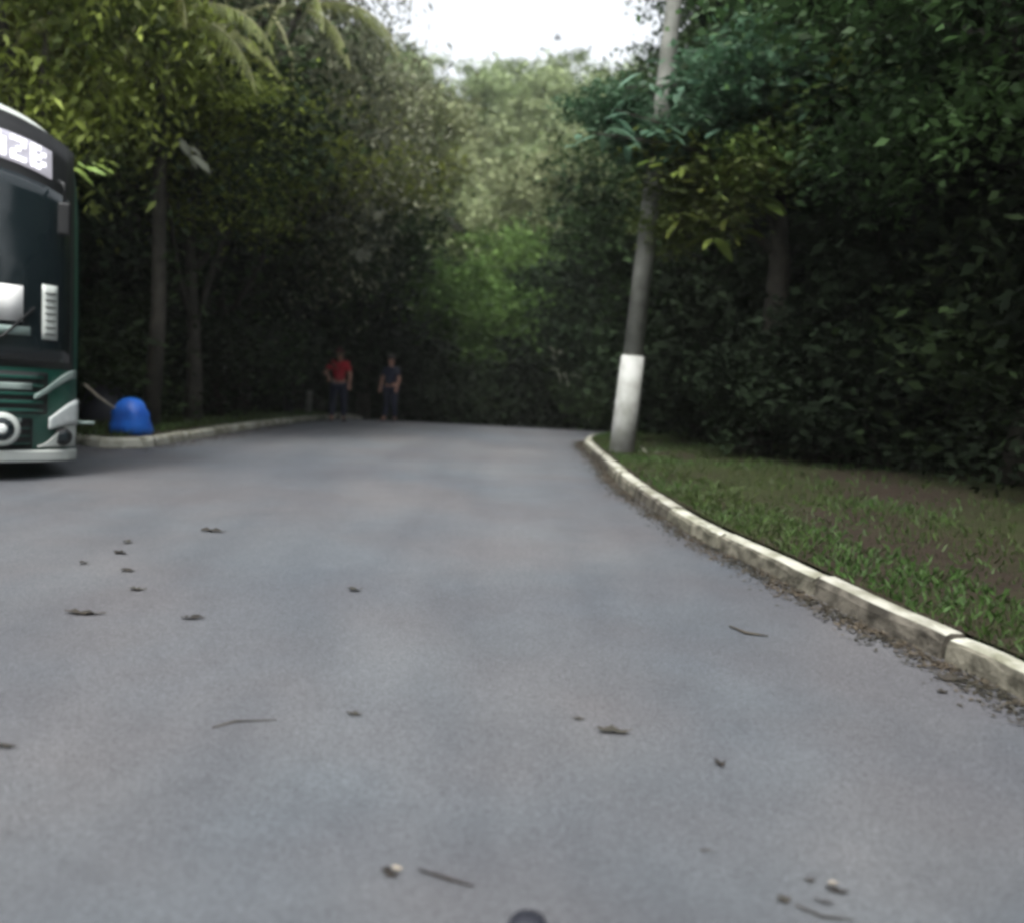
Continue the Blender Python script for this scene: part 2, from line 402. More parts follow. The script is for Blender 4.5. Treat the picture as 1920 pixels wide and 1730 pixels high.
# ------------------------------------------------------------------ leaf clouds and trees
def leaf_quads(C, Nn, L, W, tilt_droop=.3):
    n = len(C)
    # direction along leaf, mostly horizontal and drooping
    th = npr.uniform(0, 2*np.pi, n); dz = npr.normal(-tilt_droop, .45, n)
    a = np.stack([np.cos(th), np.sin(th), dz], 1); a /= np.linalg.norm(a, axis=1)[:, None]
    b = npr.normal(size=(n, 3)); b[:, 2] *= .45
    b -= (b*a).sum(1)[:, None]*a; b /= np.linalg.norm(b, axis=1)[:, None]
    l = (L*npr.uniform(.6, 1.35, n))[:, None]; w = (W*npr.uniform(.6, 1.3, n))[:, None]
    Q = np.empty((n, 4, 3))
    Q[:, 0] = C - a*l*.5; Q[:, 2] = C + a*l*.5
    Q[:, 1] = C + b*w*.5 - a*l*.06; Q[:, 3] = C - b*w*.5 - a*l*.06
    up = np.zeros((n, 3)); up[:, 2] = w[:, 0]*.12
    Q[:, 1] += up; Q[:, 3] += up
    return Q
def crown_mesh(name, m, rx, ry, rz, clumps, per, cs, L, W, shell=.55, droop=.3, flat=.6, hang=0.0):
    d = npr.normal(size=(clumps, 3)); d /= np.linalg.norm(d, axis=1)[:, None]
    r = npr.uniform(shell, 1.0, clumps)**.8
    c = d*r[:, None]*np.array([rx, ry, rz])
    c += npr.normal(size=c.shape)*.12*rx
    size = cs*npr.uniform(.55, 1.4, clumps)
    idx = np.repeat(np.arange(clumps), per)
    p = npr.normal(size=(len(idx), 3))*.5; p[:, 2] *= flat
    if hang: p[:, 2] -= np.abs(npr.normal(size=len(idx)))*hang
    P = c[idx] + p*size[idx][:, None]
    return quads_mesh(name, leaf_quads(P, None, L, W, droop), m), c
CROWNS = {}
def proto(key, m, dims, clumps, per, cs, L, W, **k):
    CROWNS[key] = crown_mesh('crown', M[m], *dims, clumps, per, cs, L, W, **k) + (dims,)
proto('dark_a',  'leaf_dark',  (3.2,3.0,2.6), 120, 130, 1.0, .20, .10)
proto('dark_b',  'leaf_dark',  (2.6,2.8,3.3), 110, 130, .9, .17, .09, droop=.5)
proto('black_a', 'leaf_black', (3.4,3.2,3.2), 120, 110, 1.2, .26, .14, shell=.3)
proto('olive_a', 'leaf_olive', (2.8,2.6,2.2), 70, 230, .85, .17, .065, droop=.9, hang=.4)
proto('mid_a',   'leaf_mid',   (3.0,2.8,2.2), 90, 230, .8, .15, .08)
proto('grey_a',  'leaf_grey',  (2.6,2.6,2.6), 60, 210, .75, .15, .055, droop=1.0, hang=.9)
proto('pale_a',  'leaf_pale',  (4.2,4.0,3.2), 130, 110, 1.1, .30, .17)
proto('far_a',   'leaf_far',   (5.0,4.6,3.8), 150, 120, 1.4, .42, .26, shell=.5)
proto('bright_a','leaf_bright',(3.0,2.6,2.6), 100, 120, 1.0, .28, .15)
proto('bush_a',  'leaf_black', (1.4,1.2,1.0), 60, 110, .55, .17, .09, shell=.2)
proto('bush_b',  'leaf_dark',  (1.2,1.1,.8), 50, 110, .5, .16, .075, shell=.2, droop=0)
proto('bush_c',  'leaf_mid',   (1.0,.9,.7), 45, 90, .45, .20, .08, shell=.2, droop=0)
proto('thin',    'leaf_teal2',   (1.6,1.5,1.2), 50, 60, .7, .26, .11, shell=.1)
proto('thin_y',    'leaf_yel2',   (1.6,1.5,1.2), 50, 50, .7, .26, .10, shell=.1)
TREE_CACHE = {}
def tree(kind, x, y, zc, s, label, cat='tree', group=None, name='tree', trunk=.22, lean=(0, 0), bark='bark', nlimb=6, squash=1.0):
    """zc: height of the crown's middle over the ground there"""
    z0 = ground_z(x, y) - .1
    root = tag(empty(name, (x, y, z0)), label, cat, group); spin = rng.uniform(0, 6.28)
    me, c, dims = CROWNS[kind]
    cz = zc + .1
    cr = bpy.data.objects.new('crown', me); link(cr, root); cr.location = (lean[0], lean[1], cz); cr.scale = (s, s, s*squash)
    cr.rotation_euler = (rng.uniform(-.08, .08), rng.uniform(-.08, .08), spin); cs_, sn_ = math.cos(spin), math.sin(spin)
    c = np.array([(q[0]*cs_-q[1]*sn_, q[0]*sn_+q[1]*cs_, q[2]) for q in c])
    if cat == 'bush':
        t = MB()
        for k in range(4):
            q = c[rng.randrange(len(c))]*s
            t.tube([(0, 0, 0), (q[0]*.4, q[1]*.4, cz*.6), (q[0]*.8, q[1]*.8, cz+q[2]*.4)], [.025, .018, .008], 5)
        t.build('stem', M[bark], root); return root
    t = MB(); top = cz + dims[2]*s*squash*.25; n = 7
    pts = []
    for k in range(n):
        f = k/(n-1); w = .10*math.sin(f*5+x)
        pts.append((lean[0]*f*f + w, lean[1]*f*f + .08*math.sin(f*4+y), top*f))
    t.tube(pts, [trunk*(1.35 if k == 0 else 1 - .62*k/(n-1)) for k in range(n)], 9)
    t.build('trunk', M[bark], root, True)
    for k in range(nlimb):
        q = c[rng.randrange(len(c))]; q = (lean[0]+q[0]*s*.85, lean[1]+q[1]*s*.85, cz+q[2]*s*squash*.85)
        f0 = rng.uniform(.45, .8); i0 = int(f0*(n-1)); a = Vector(pts[i0]); b = Vector(q)
        mid = a.lerp(b, .5) + Vector((0, 0, .25)) 
        l = MB(); l.tube([a, a.lerp(mid, .5)+Vector((rng.uniform(-.1, .1), 0, .05)), mid, b.lerp(mid, .4)+Vector((0, rng.uniform(-.15, .15), 0)), b], [trunk*.42, trunk*.34, trunk*.25, trunk*.16, trunk*.07], 6)
        l.build('limb', M[bark], root, True)
    return root

# --- left bank
LEFTG = 'dark forest trees on the left bank'
tree('olive_a', -6.9, 12.6, 6.1, 1.0, 'olive-leaved tree spreading over the roof of the bus', lean=(-.3, -.6), trunk=.2)
tree('olive_a', -9.3, 13.5, 7.2, 1.25, 'large yellow-olive tree at the top left corner behind the bus', trunk=.26)
tree('dark_b', -6.8, 15.4, 5.4, 1.0, 'dark tree behind the blue sack with hanging pale vines', lean=(.2, -.3))
tree('grey_a', -6.9, 17.6, 8.1, 1.2, 'grey-green tree with drooping mossy sprays left of the sky gap', lean=(.9, -.4), trunk=.26)
tree('grey_a', -6.9, 21.5, 8.6, 1.15, 'lanky grey-green tree leaning into the left edge of the sky gap', lean=(1.0, 0), trunk=.22)
tree('grey_a', -6.3, 20.0, 6.6, 1.1, 'grey-green tree hanging low over the left kerb, midway to the crest', lean=(1.0, 0))
tree('olive_a', -5.6, 15.2, 4.6, .72, 'low olive tree fringe hanging over the left verge, above the blue sack', lean=(.2, -.2), trunk=.14, squash=.7)
tree('olive_a', -5.9, 17.4, 5.2, .85, 'olive green tree with flat crown between the bus and the crest', lean=(.1, 0), trunk=.16, squash=.6)
tree('olive_a', -6.0, 24.0, 6.6, 1.0, 'yellow-green tree above the person in red, its crown flat', lean=(.5, 0), trunk=.2, squash=.65)
tree('pale_a', -5.2, 30.0, 9.0, .75, 'pale tree with a dark forked limb at the left foot of the sky gap', trunk=.2)
tree('dark_a', -7.6, 18.8, 4.6, 1.0, 'dark broad tree low behind the left kerb', trunk=.2)
tree('dark_a', -7.0, 23.5, 5.0, 1.1, 'dark spreading tree behind the person in red', trunk=.24, lean=(.8, 0))
tree('black_a', -6.4, 28.5, 4.2, 1.0, 'very dark rounded tree beyond the crest on the left')
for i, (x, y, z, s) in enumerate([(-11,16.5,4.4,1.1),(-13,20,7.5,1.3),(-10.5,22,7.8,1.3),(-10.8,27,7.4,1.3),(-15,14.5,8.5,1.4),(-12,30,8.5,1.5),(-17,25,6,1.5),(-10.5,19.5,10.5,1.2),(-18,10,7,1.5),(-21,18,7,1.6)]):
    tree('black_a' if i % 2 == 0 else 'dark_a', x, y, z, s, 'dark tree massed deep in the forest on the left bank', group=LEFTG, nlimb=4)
for i, (x, y, z, s) in enumerate([(-6.5,13.6,1.0,1.0),(-7.6,14.8,1.6,1.3),(-6.3,16.6,1.2,1.15),(-6.6,18.8,1.5,1.3),(-6.4,21.0,1.3,1.3),(-6.6,24.2,1.6,1.6),(-8.4,16.6,2.6,1.6),(-8.6,12.9,2.0,1.3),(-8.2,20.5,2.6,1.7),(-9.2,24,2.6,1.9),(-7.4,13.6,2.7,1.1),(-7.2,18.2,3.0,1.4),(-7.3,22,3.3,1.6)]):
    tree('bush_a' if i % 3 else 'bush_b', x, y, z, s, {0: 'dark bush directly behind the blue sack', 4: 'dark bush beside the short dark post near the crest, left of the red shirt'}.get(i, 'near-black bush in the undergrowth along the left kerb'), 'bush', 'dark bushes along the left kerb', name='bush')

# --- right bank
tree('dark_a', 7.1, 12.9, 6.3, 1.0, 'green tree arching over the top right, behind the utility pole', lean=(-.5, -.6), trunk=.24)
tree('mid_a', 5.7, 9.8, 5.5, .95, 'bright-topped leafy tree filling the top right corner', trunk=.22, lean=(-.4, -.6))
tree('mid_a', 6.1, 16.8, 8.2, 1.0, 'mid-green tree reaching up beside the top of the utility pole', lean=(-.6, 0))
tree('dark_b', 7.0, 5.4, 5.2, 1.0, 'dark tree just outside the right edge, shading the verge', lean=(-.5, 0))
tree('dark_a', 7.4, 7.5, 5.4, .9, 'dark tree whose crown shades the bare soil at the right edge', lean=(-.3, .3))
tree('dark_b', 7.2, 9.0, 5.4, 1.1, 'dark tree at the right edge above the bare soil')
tree('dark_a', 4.4, 20.5, 5.2, .95, 'dark dense tree just left of the white-based pole', lean=(-.5, 0), trunk=.24)
tree('dark_b', 5.0, 23.5, 8.6, 1.0, 'dark tree on the right edge of the sky gap', lean=(0, 0), trunk=.24)
tree('black_a', 3.4, 27.5, 4.0, .8, 'dark tree over the road bend right of the crest', lean=(-.6, 0))
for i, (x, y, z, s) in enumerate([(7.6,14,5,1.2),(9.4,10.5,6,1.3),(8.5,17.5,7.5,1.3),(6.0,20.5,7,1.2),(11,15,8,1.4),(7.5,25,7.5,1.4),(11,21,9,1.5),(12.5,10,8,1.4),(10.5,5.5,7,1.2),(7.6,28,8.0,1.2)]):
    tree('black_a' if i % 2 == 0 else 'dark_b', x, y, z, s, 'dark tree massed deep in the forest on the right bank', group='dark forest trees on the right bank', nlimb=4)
for i, (x, y, z, s) in enumerate([(5.2,14.0,1.4,1.3),(3.5,12.6,1.0,.8),(5.0,11.9,1.1,1.1),(6.0,10.5,1.3,1.35),(6.9,9.3,1.4,1.4),(4.0,16.6,1.4,1.4),(7.6,12.4,2.6,1.8),(6.0,16,2.4,1.8),(3.9,19.8,1.6,1.5),(8.4,8.2,2.0,1.5),(6.6,11.9,2.9,1.5),(5.6,13.4,3.2,1.4),(4.6,22.6,2,1.8),(9.6,9.6,3.2,1.9)]):
    tree('bush_a' if i % 3 else 'bush_b', x, y, z, s, {1: 'small dark bush hugging the slanting trunk right of the pole', 7: 'dark bush nearest the right edge, beside the bare soil'}.get(i, 'near-black bush in the undergrowth behind the right verge'), 'bush', 'dark bushes behind the right verge', name='bush')

# --- beyond the crest
tree('bright_a', -.5, 34.5, 3.7, .8, 'rounded green shrub-like tree just past the crest in the road gap', trunk=.16)
tree('bright_a', -.3, 38, 6.0, .95, 'bright green tree low in the gap at the end of the road', trunk=.22)
tree('bright_a', -3.6, 36, 4.6, .9, 'dull green tree low beyond the crest, right of the red shirt')
tree('dark_b', -7.6, 36, 6.2, 1.1, 'slender dark tree standing beyond the crest on the left')
tree('pale_a', -4.6, 41, 8.0, .95, 'pale olive tree lit beyond the crest, left of the gap')
tree('pale_a', 1.6, 44, 9.8, .9, 'pale sunlit tree in the middle of the gap')
tree('dark_a', 4.9, 34, 6.3, 1.1, 'dark tree closing the right side of the road gap')
for i, (x, y, z, s) in enumerate([(-3.6,31,1.2,1.7),(-1.4,32,1.0,1.6),(.8,31,1.2,1.7),(2.6,30,1.5,1.6),(-5.6,31,1.5,1.8),(-5.2,34,2.2,2.0),(3.2,33,2.2,2.0),(2.8,25.8,1.0,1.2),(3.6,28,1.5,1.6)]):
    tree('bush_b' if i % 2 else 'bush_a', x, y, z, s, 'dark bush closing the far end of the road beyond the crest', 'bush', 'dark bushes beyond the crest', name='bush')
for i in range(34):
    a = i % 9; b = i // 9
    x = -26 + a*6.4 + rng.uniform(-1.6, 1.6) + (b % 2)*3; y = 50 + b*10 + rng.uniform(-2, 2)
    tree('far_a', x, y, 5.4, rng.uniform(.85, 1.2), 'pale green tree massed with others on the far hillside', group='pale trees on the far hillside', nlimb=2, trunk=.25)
# --- behind the camera (seen in the windscreen)
for i, (x, y, z, s) in enumerate([(-12,-12,4.5,1.5),(-5,-15,5,1.5),(3,-16,5,1.5),(9,-10,5,1.4),(-18,-4,5,1.6),(-20,4,5,1.6),(7.5,-3,4.6,1.2),(-9,-20,8,1.8),(6,-20,8,1.8)]):
    tree('dark_a', x, y, z, s, 'forest tree on the near side of the clearing', group='forest trees around the clearing', nlimb=3)

# forest mass covering the far hill and the high banks: nobody could count it
def hill_mass(name, m, n, xr, yr, L, W, hgt, cond):
    P = []
    x = npr.uniform(*xr, n); y = npr.uniform(*yr, n)
    for a, b in zip(x, y):
        if cond(a, b):
            P.append((a, b, ground_z(a, b) + npr.uniform(0, hgt)*(0.6+.8*noise.noise(Vector((a*.22, b*.22, 0))))))
    P = np.array(P)
    o = link(bpy.data.objects.new(name, quads_mesh(name, leaf_quads(P, None, L, W), m)))
    return tag(o, kind='stuff')
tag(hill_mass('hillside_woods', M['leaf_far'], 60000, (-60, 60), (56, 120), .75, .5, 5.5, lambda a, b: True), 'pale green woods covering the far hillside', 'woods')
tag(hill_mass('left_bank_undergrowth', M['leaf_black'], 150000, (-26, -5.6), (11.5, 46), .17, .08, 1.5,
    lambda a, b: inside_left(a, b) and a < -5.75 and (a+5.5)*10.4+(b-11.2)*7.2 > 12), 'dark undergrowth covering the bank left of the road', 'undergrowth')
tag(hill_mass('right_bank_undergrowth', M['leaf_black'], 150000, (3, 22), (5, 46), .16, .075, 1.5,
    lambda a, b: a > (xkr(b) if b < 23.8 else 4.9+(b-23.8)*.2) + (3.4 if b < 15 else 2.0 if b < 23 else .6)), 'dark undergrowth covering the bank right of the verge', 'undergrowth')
tag(hill_mass('crest_undergrowth', M['leaf_dark'], 26000, (-8, 10), (35, 52), .30, .16, 2.6, lambda a, b: True), 'low green growth beyond the end of the road', 'undergrowth')

# grass on the right verge
def grass(name, n, cond, xr, yr, m, hmin, hmax):
    x = npr.uniform(*xr, n); y = npr.uniform(*yr, n); k = [i for i in range(n) if cond(x[i], y[i])]
    V = np.empty((len(k), 4, 3))
    for j, i in enumerate(k):
        z = ground_z(x[i], y[i]) - .015; h = npr.uniform(hmin, hmax); a = npr.uniform(0, 6.28); w = npr.uniform(.004, .009)
        dx, dy = math.cos(a), math.sin(a); lx, ly = npr.normal(0, .35*h), npr.normal(0, .35*h)
        V[j] = ((x[i]-dx*w, y[i]-dy*w, z), (x[i]+dx*w, y[i]+dy*w, z), (x[i]+lx*.6+dx*w*.7, y[i]+ly*.6+dy*w*.7, z+h*.7), (x[i]+lx*1.3, y[i]+ly*1.3, z+h))
    return tag(link(bpy.data.objects.new(name, quads_mesh(name, V, m))), kind='stuff')
def gcond(a, b):
    d = a - xkr(b) - .17
    if d < 0 or b > 22: return False
    f = 1.0 if d < .75 + .4*noise.noise(Vector((a*1.3, b*1.3, 5))) else (.22 if d < 2.0 else .06)
    if b > 8.5: f *= .5
    return npr.uniform() < f
tag(grass('grass', 210000, gcond, (1.3, 7), (2, 22), M['grass_blade'], .02, .075), 'short green grass on the verge behind the right kerb', 'grass')
tag(grass('left_grass', 26000, lambda a, b: inside_left(a, b) and npr.uniform() < .6, (-7.5, -4.9), (11.2, 24), M['grass_blade'], .03, .12), 'patchy weeds behind the left kerb', 'grass')

# leaf litter in the right gutter
def litter(name, P, n, spread, off, m, L, label):
    idx = npr.integers(0, len(P)-1, n); C = np.empty((n, 3))
    for j, i in enumerate(idx):
        a, b = P[i], P[i+1]; t = (b-a).normalized(); nr = Vector((t.y, -t.x, 0)); f = npr.uniform()
        if noise.noise(Vector((a.x*1.1, a.y*1.1, 9))) < -.25 and npr.uniform() < .6: f *= .2
        q = a.lerp(b, npr.uniform()) - nr*(abs(npr.normal(0, spread))*off + (.005 if off > 0 else -.005))
        C[j] = (q.x, q.y, zroad(q.y) + .008 + abs(npr.normal(0, .006)))
    Q = leaf_quads(C, None, L, L*.5, 0); mid = Q.mean(1, keepdims=True); Q[:, :, 2] = mid[:, :, 2] + (Q[:, :, 2]-mid[:, :, 2])*.25
    return tag(link(bpy.data.objects.new(name, quads_mesh(name, Q, m))), label, 'litter', kind='stuff')
litter('gutter_leaves', [p for p in KRs if -2 < p.y < 18], 14000, .095, 1, M['litter'], .036, 'brown leaf litter lying in the gutter along the right kerb')
litter('left_gutter_leaves', [p for p in KLs if p.y < 24], 6000, .22, -1, M['litter'], .04, 'brown leaf litter along the foot of the left kerb')

# ------------------------------------------------------------------ utility pole
PX, PY = 1.60, 13.0
pole = tag(empty('utility_pole', (PX, PY, ground_z(PX, PY)-.05)), 'leaning grey concrete utility pole with a white painted base beside the right kerb', 'pole')
pole.rotation_euler = (0, R(3.3), 0)
t = MB(); t.tube([(0, 0, 1.47), (0, 0, 4), (0, 0, 7), (0, 0, 10.5)], [.145, .128, .108, .085], 20); t.build('shaft', M['concrete'], pole, True)
t = MB(); t.tube([(0, 0, 0), (0, 0, .75), (0, 0, 1.47)], [.190, .180, .168], 20); t.build('painted_base', M['whitewash'], pole, True)
t = MB(); t.box((0, 0, 9.6), (1.9, .1, .12)); t.build('crossarm', M['wood'], pole)
for xx in (-.85, -.35, .85):
    t = MB(); t.tube([(xx, 0, 9.66), (xx, 0, 9.72), (xx, 0, 9.8), (xx, 0, 9.86)], [.03, .055, .05, .02], 10); t.build('insulator', M['paper'], pole, True)
for zz in (4.2, 6.9):
    t = MB(); t.tube([(0, 0, zz), (0, 0, zz+.05)], [.142-.006*(zz-4.2), .142-.006*(zz-4.2)], 20); t.build('clamp', M['steel'], pole)

# ------------------------------------------------------------------ broad-leaved tree with separate large leaves over the pole
def big_leaf_mesh(L, W, curl):
    v = []; f = []; n = 6
    for i in range(n+1):
        u = i/n; w = W*.5*math.sin(math.pi*min(1, u*.96+.02))**.7*(1-.25*u); z = -curl*L*u*u
        v += [(u*L, -w, z - w*.25), (u*L, 0, z+.0), (u*L, w, z - w*.25)]
    for i in range(n):
        a = i*3; f += [(a, a+1, a+4, a+3), (a+1, a+2, a+5, a+4)]
    return v, f
bt_x, bt_y = 3.55, 13.2
bt = tag(empty('broad_leaf_tree', (bt_x, bt_y, ground_z(bt_x, bt_y)-.1)), 'slanting grey tree whose large glossy leaves hang in front of the utility pole', 'tree')
tr = [(0, 0, 0), (.12, 0, .9), (.2, -.1, 1.9), (.15, -.3, 2.9), (.0, -.5, 3.8), (-.25, -.7, 4.8), (-.3, -.8, 6.2)]
t = MB(); t.tube(tr, [.30, .22, .18, .15, .11, .07, .03], 12); t.build('trunk', M['bark'], bt, True)
LM = {}
for k, mn in (('t', 'leaf_teal'), ('y', 'leaf_yellow')):
    for q in range(3):
        v, f = big_leaf_mesh(.40+.06*q, .17+.02*q, .25+.15*q); me = bpy.data.meshes.new('leaf'); me.from_pydata(v, [], f); me.materials.append(M[mn])
        me.polygons.foreach_set('use_smooth', [True]*len(me.polygons)); LM[k, q] = me
def W2L(x, y, z): return Vector((x-bt_x, y-bt_y, z-bt.location.z))
def at(px, py, y):              # world point at depth y on the sight line of photo pixel (px, py)
    a = px-960; b = 865-py; c, s = math.cos(R(2.9)), math.sin(R(2.9)); x = a*c-b*s; v = a*s+b*c
    dy = F_PX*math.cos(PITCH)+v*math.sin(PITCH); dz = -F_PX*math.sin(PITCH)+v*math.cos(PITCH)
    return Vector((x/dy*y, y, 1.3+dz/dy*y))
branches = [((4, 5), at(1150, 205, 12.2), 't'), ((4, 5), at(1180, 240, 12.4), 't'), ((4, 5), at(1110, 250, 12.0), 't'), ((4, 4), at(1230, 225, 12.6), 't'), ((5, 5), at(1170, 165, 12.5), 't'),
            ((3, 4), at(1250, 290, 12.3), 'y'), ((3, 4), at(1285, 330, 12.5), 'y'), ((3, 3), at(1270, 400, 12.6), 'y'), ((3, 3), at(1330, 430, 12.4), 'y'), ((3, 3), at(1400, 350, 12.4), 'y'),
            ((5, 5), at(1350, 110, 12.3), 't'), ((5, 6), at(1400, 90, 12.0), 't'), ((4, 5), at(1330, 220, 12.1), 't'), ((5, 6), at(1480, 60, 11.8), 't'), ((5, 6), at(1560, 110, 11.7), 't'),
            ((5, 6), at(1640, 60, 11.3), 'y'), ((5, 6), at(1680, 150, 11.2), 'y')]
for (i0, i1), tip, kd in branches:
    a = Vector(tr[i0]); b = W2L(*tip); mid = a.lerp(b, .55) + Vector((0, 0, .22))
    t = MB(); t.tube([a, a.lerp(mid, .5)+Vector((0, 0, .08)), mid, b], [.035, .027, .02, .01], 6); t.build('branch', M['bark'], bt, True)
    for k in range(16):
        f = rng.uniform(.40, 1.08); p = mid.lerp(b, max(0, (f-.45)/.6)) + Vector((rng.uniform(-.2, .2), rng.uniform(-.2, .2), rng.uniform(-.16, .14)))
        o = bpy.data.objects.new('leaf', LM[kd, rng.randrange(3)]); link(o, bt); o.location = p
        o.rotation_euler = (rng.uniform(-.35, .35), rng.uniform(-.35, .35), rng.uniform(0, 6.28)); q = rng.uniform(.45, .95); o.scale = (q, q, q)

for (px, py, yy, q) in ((1140, 205, 13.0, .42), (1215, 260, 12.9, .38), (1310, 250, 12.8, .5), (1330, 340, 12.8, .62), (1290, 420, 12.9, .45), (1420, 300, 12.6, .6), (1400, 150, 12.4, .7)):
    o = bpy.data.objects.new('foliage', CROWNS['thin'][0] if py < 300 else CROWNS['thin_y'][0]); link(o, bt); o.location = W2L(*at(px, py, yy)); o.scale = (q, q, q*.8); o.rotation_euler = (0, 0, rng.uniform(0, 6.28))

# hanging vines and dead pale leaves on the left
def vine(points, r, label):
    t = MB(); t.tube(points, r, 6); o = t.build('hanging_vine', M['vine'], None, True); return tag(o, label, 'vine', 'pale vines hanging from the left trees')
vine([at(330, 30, 13.6), at(300, 90, 13.6), at(318, 150, 13.5), at(345, 205, 13.4)], [.02, .03, .03, .015], 'thick pale vine curving down just right of the bus roof')
vine([at(350, 40, 13.8), at(385, 90, 13.8), at(405, 140, 13.7), at(425, 178, 13.6)], [.02, .028, .025, .012], 'pale vine hanging right of the thick one above the dark hollow')
vine([at(500, 5, 15), at(530, 60, 15), at(548, 110, 15), at(552, 190, 15)], [.02, .03, .03, .015], 'grey vine dangling at top, left of the mossy sprays')
def palm(px, py, d, spec, label, base=(0, 0)):
    c0 = at(px, py, d); g = ground_z(c0.x+base[0], c0.y+base[1])
    root = tag(empty('palm_tree', (c0.x, c0.y, g-.1)), label, 'palm'); H_ = c0.z-g+.1
    t = MB(); t.tube([(base[0], base[1], 0), (base[0]*.8+.05, base[1]*.8+.1, H_*.3), (base[0]*.3, base[1]*.3+.1, H_*.75), (0, 0, H_)], [.15, .11, .09, .07], 9); t.build('trunk', M['bark'], root, True)
    for az, Lf, rise in spec:
        P = []; ca, sa = math.cos(az), math.sin(az); x = z = 0; ang = rise
        for k in range(15):
            P.append(Vector((ca*x, sa*x, H_+z))); x += math.cos(ang)*Lf/14; z += math.sin(ang)*Lf/14; ang -= (rise+1.35)/14
        t = MB(); t.tube(P, [.022*(1-.8*k/14) for k in range(15)], 5); fr = t.build('frond', M['vine'], root, True)
        v, f = [], []
        for k in range(44):
            u = 1.5+k*12.3/44; i = int(u); p = P[i].lerp(P[i+1], u-i); tt = (P[i+1]-P[i]).normalized()
            ll = .42*math.sin(math.pi*(k+4)/50)*rng.uniform(.7, 1.15)
            for sd in (-1, 1):
                s_ = Vector((-sa, ca, 0))*sd; dn = (s_*.55 + tt*.5 + Vector((0, 0, -.75))).normalized(); w = tt*.016
                b = len(v); v += [p-w, p+w, p+dn*ll*.6+w, p+dn*ll+Vector((0, 0, -.05*ll))]; f.append((b, b+1, b+2, b+3))
        mobj('leaflets', v, f, M['leaf_frond'], fr)
palm(300, 45, 13.4, [(-.2, 2.3, .6), (.5, 2.4, .5), (-1.0, 2.2, .5), (-2.0, 2.3, .7), (3.0, 2.6, .5), (-2.7, 2.5, .3), (1.5, 2.2, .9), (-.5, 2.6, .1), (-1.5, 1.9, -.1)], 'palm with long drooping yellow-green fronds above and right of the bus roof')
palm(560, 20, 16.5, [(-.3, 2.6, .3), (.4, 2.3, .6), (-1.1, 2.4, .2), (-2.0, 2.3, .5), (3.0, 2.4, .3), (-1.6, 2.5, -.1), (-.7, 2.2, -.2)], 'greyer palm with drooping fronds between the bus and the sky gap', (-2.3, .8))
def frond(pt, L, W, rot, label, m='leaf_dry', name='leaf_spray'):
    root = tag(empty(name, pt), label, 'leaf spray'); root.rotation_euler = rot
    for k in range(5):
        q = .35+.65*rng.random(); v, f = big_leaf_mesh(L*.62*q, W*.95*q, .5)
        v = [(a+.02*rng.random(), b, c+.03*rng.random()) for a, b, c in v]
        o = mobj('leaf', v, f, M[m], root, True); o.location = (L*(.2*k-.3)*.8, rng.uniform(-.4, .4)*W, rng.uniform(-.5, .5)*W); o.rotation_euler = (rng.uniform(-.8, .8), rng.uniform(-.4, .4), rng.uniform(-1.0, 1.0))
    return root
frond(at(345, 275, 13.0), .50, .17, (.9, .9, -.2), 'pale dead leaves hanging slantwise right of the bus sign, largest of them')
frond(at(268, 215, 13.2), .42, .15, (1.2, 1.3, .5), 'bluish pale leaves hanging upright close to the bus roof')
frond(at(155, 308, 10.6), .50, .10, (.6, .0, 0), 'yellow-green leaves sticking out level beside the bus sign', 'leaf_yellow', 'leaf_spray')
frond(at(668, 468, 20), .55, .22, (.9, .3, -.2), 'whitish dead leaves caught low in the dark trees above the crest')
frond(at(714, 400, 20), .45, .16, (1.2, 1.4, 0), 'small upright pale spray above the whitish dead leaves')
frond(at(835, 400, 30), .9, .3, (1.0, .9, 0), 'pale dead leaves caught where the dark trees meet the bright gap')
frond(at(610, 395, 19), .5, .18, (1.0, 1.0, 0), 'faint grey leaves in the dark, left of the upright pale spray')

# ------------------------------------------------------------------ bus
BW, BL = 1.27, 10.6
bus = tag(empty('bus', (-5.02, 7.47, zroad(7.45)), R(35)), 'dark green and white bus cut off by the left edge, facing the camera', 'bus')
def setb(u): return .22*u*u + .22*abs(u)**7
def rake(z): return .26*max(0, (z-1.05)/2.4)**2 + .05*max(0, (.7-z)/.4)
def Fp(x, z, off=0.0):
    e = .01; y = setb(x/BW)+rake(z)
    sx = (setb((x+e)/BW)-setb((x-e)/BW))/(2*e); n = Vector((sx, -1, 0)).normalized()
    return Vector((x, y, z)) + n*off
def ring(z, ins):
    P = []; W = BW-ins
    for k in range(25):
        u = -1+2*k/24; P.append((u*W, setb(u)+rake(z)+ins*1.1, LIFT(z+(.1 if z > 3.1 else .1*max(0, (z-2.4)/.7)), u)))
    for k in range(1, 9): P.append((W, setb(1)+rake(z)+ins*1.1+(BL-ins-.2-setb(1)-rake(z)-ins*1.1)*k/8, LIFT(z+(.1 if z > 3.1 else .1*max(0, (z-2.4)/.7)), max(0, 1-k/3))))
    P += [(W-.15, BL-ins, z), (0, BL-ins, z), (-W+.15, BL-ins, z)]
    for k in range(8, 0, -1): P.append((-W, setb(1)+rake(z)+ins*1.1+(BL-ins-.2-setb(1)-rake(z)-ins*1.1)*k/8, LIFT(z+(.1 if z > 3.1 else .1*max(0, (z-2.4)/.7)), max(0, 1-k/3))))
    return P
LIFT = lambda z, u: z - (.20*abs(u)**2.5 if z > 3.1 else .20*abs(u)**2.5*max(0, (z-2.4)/.7))
levels = [(.22, .04), (.30, .0), (.6, 0), (.9, 0), (1.05, 0), (1.5, 0), (2.0, 0), (2.5, 0), (2.9, .01), (3.12, .03), (3.26, .08), (3.38, .17), (3.46, .32), (3.52, .6), (3.54, .95)]
v, f = [], []
for z, i in levels: v += ring(z, i)
n = len(ring(1, 0))
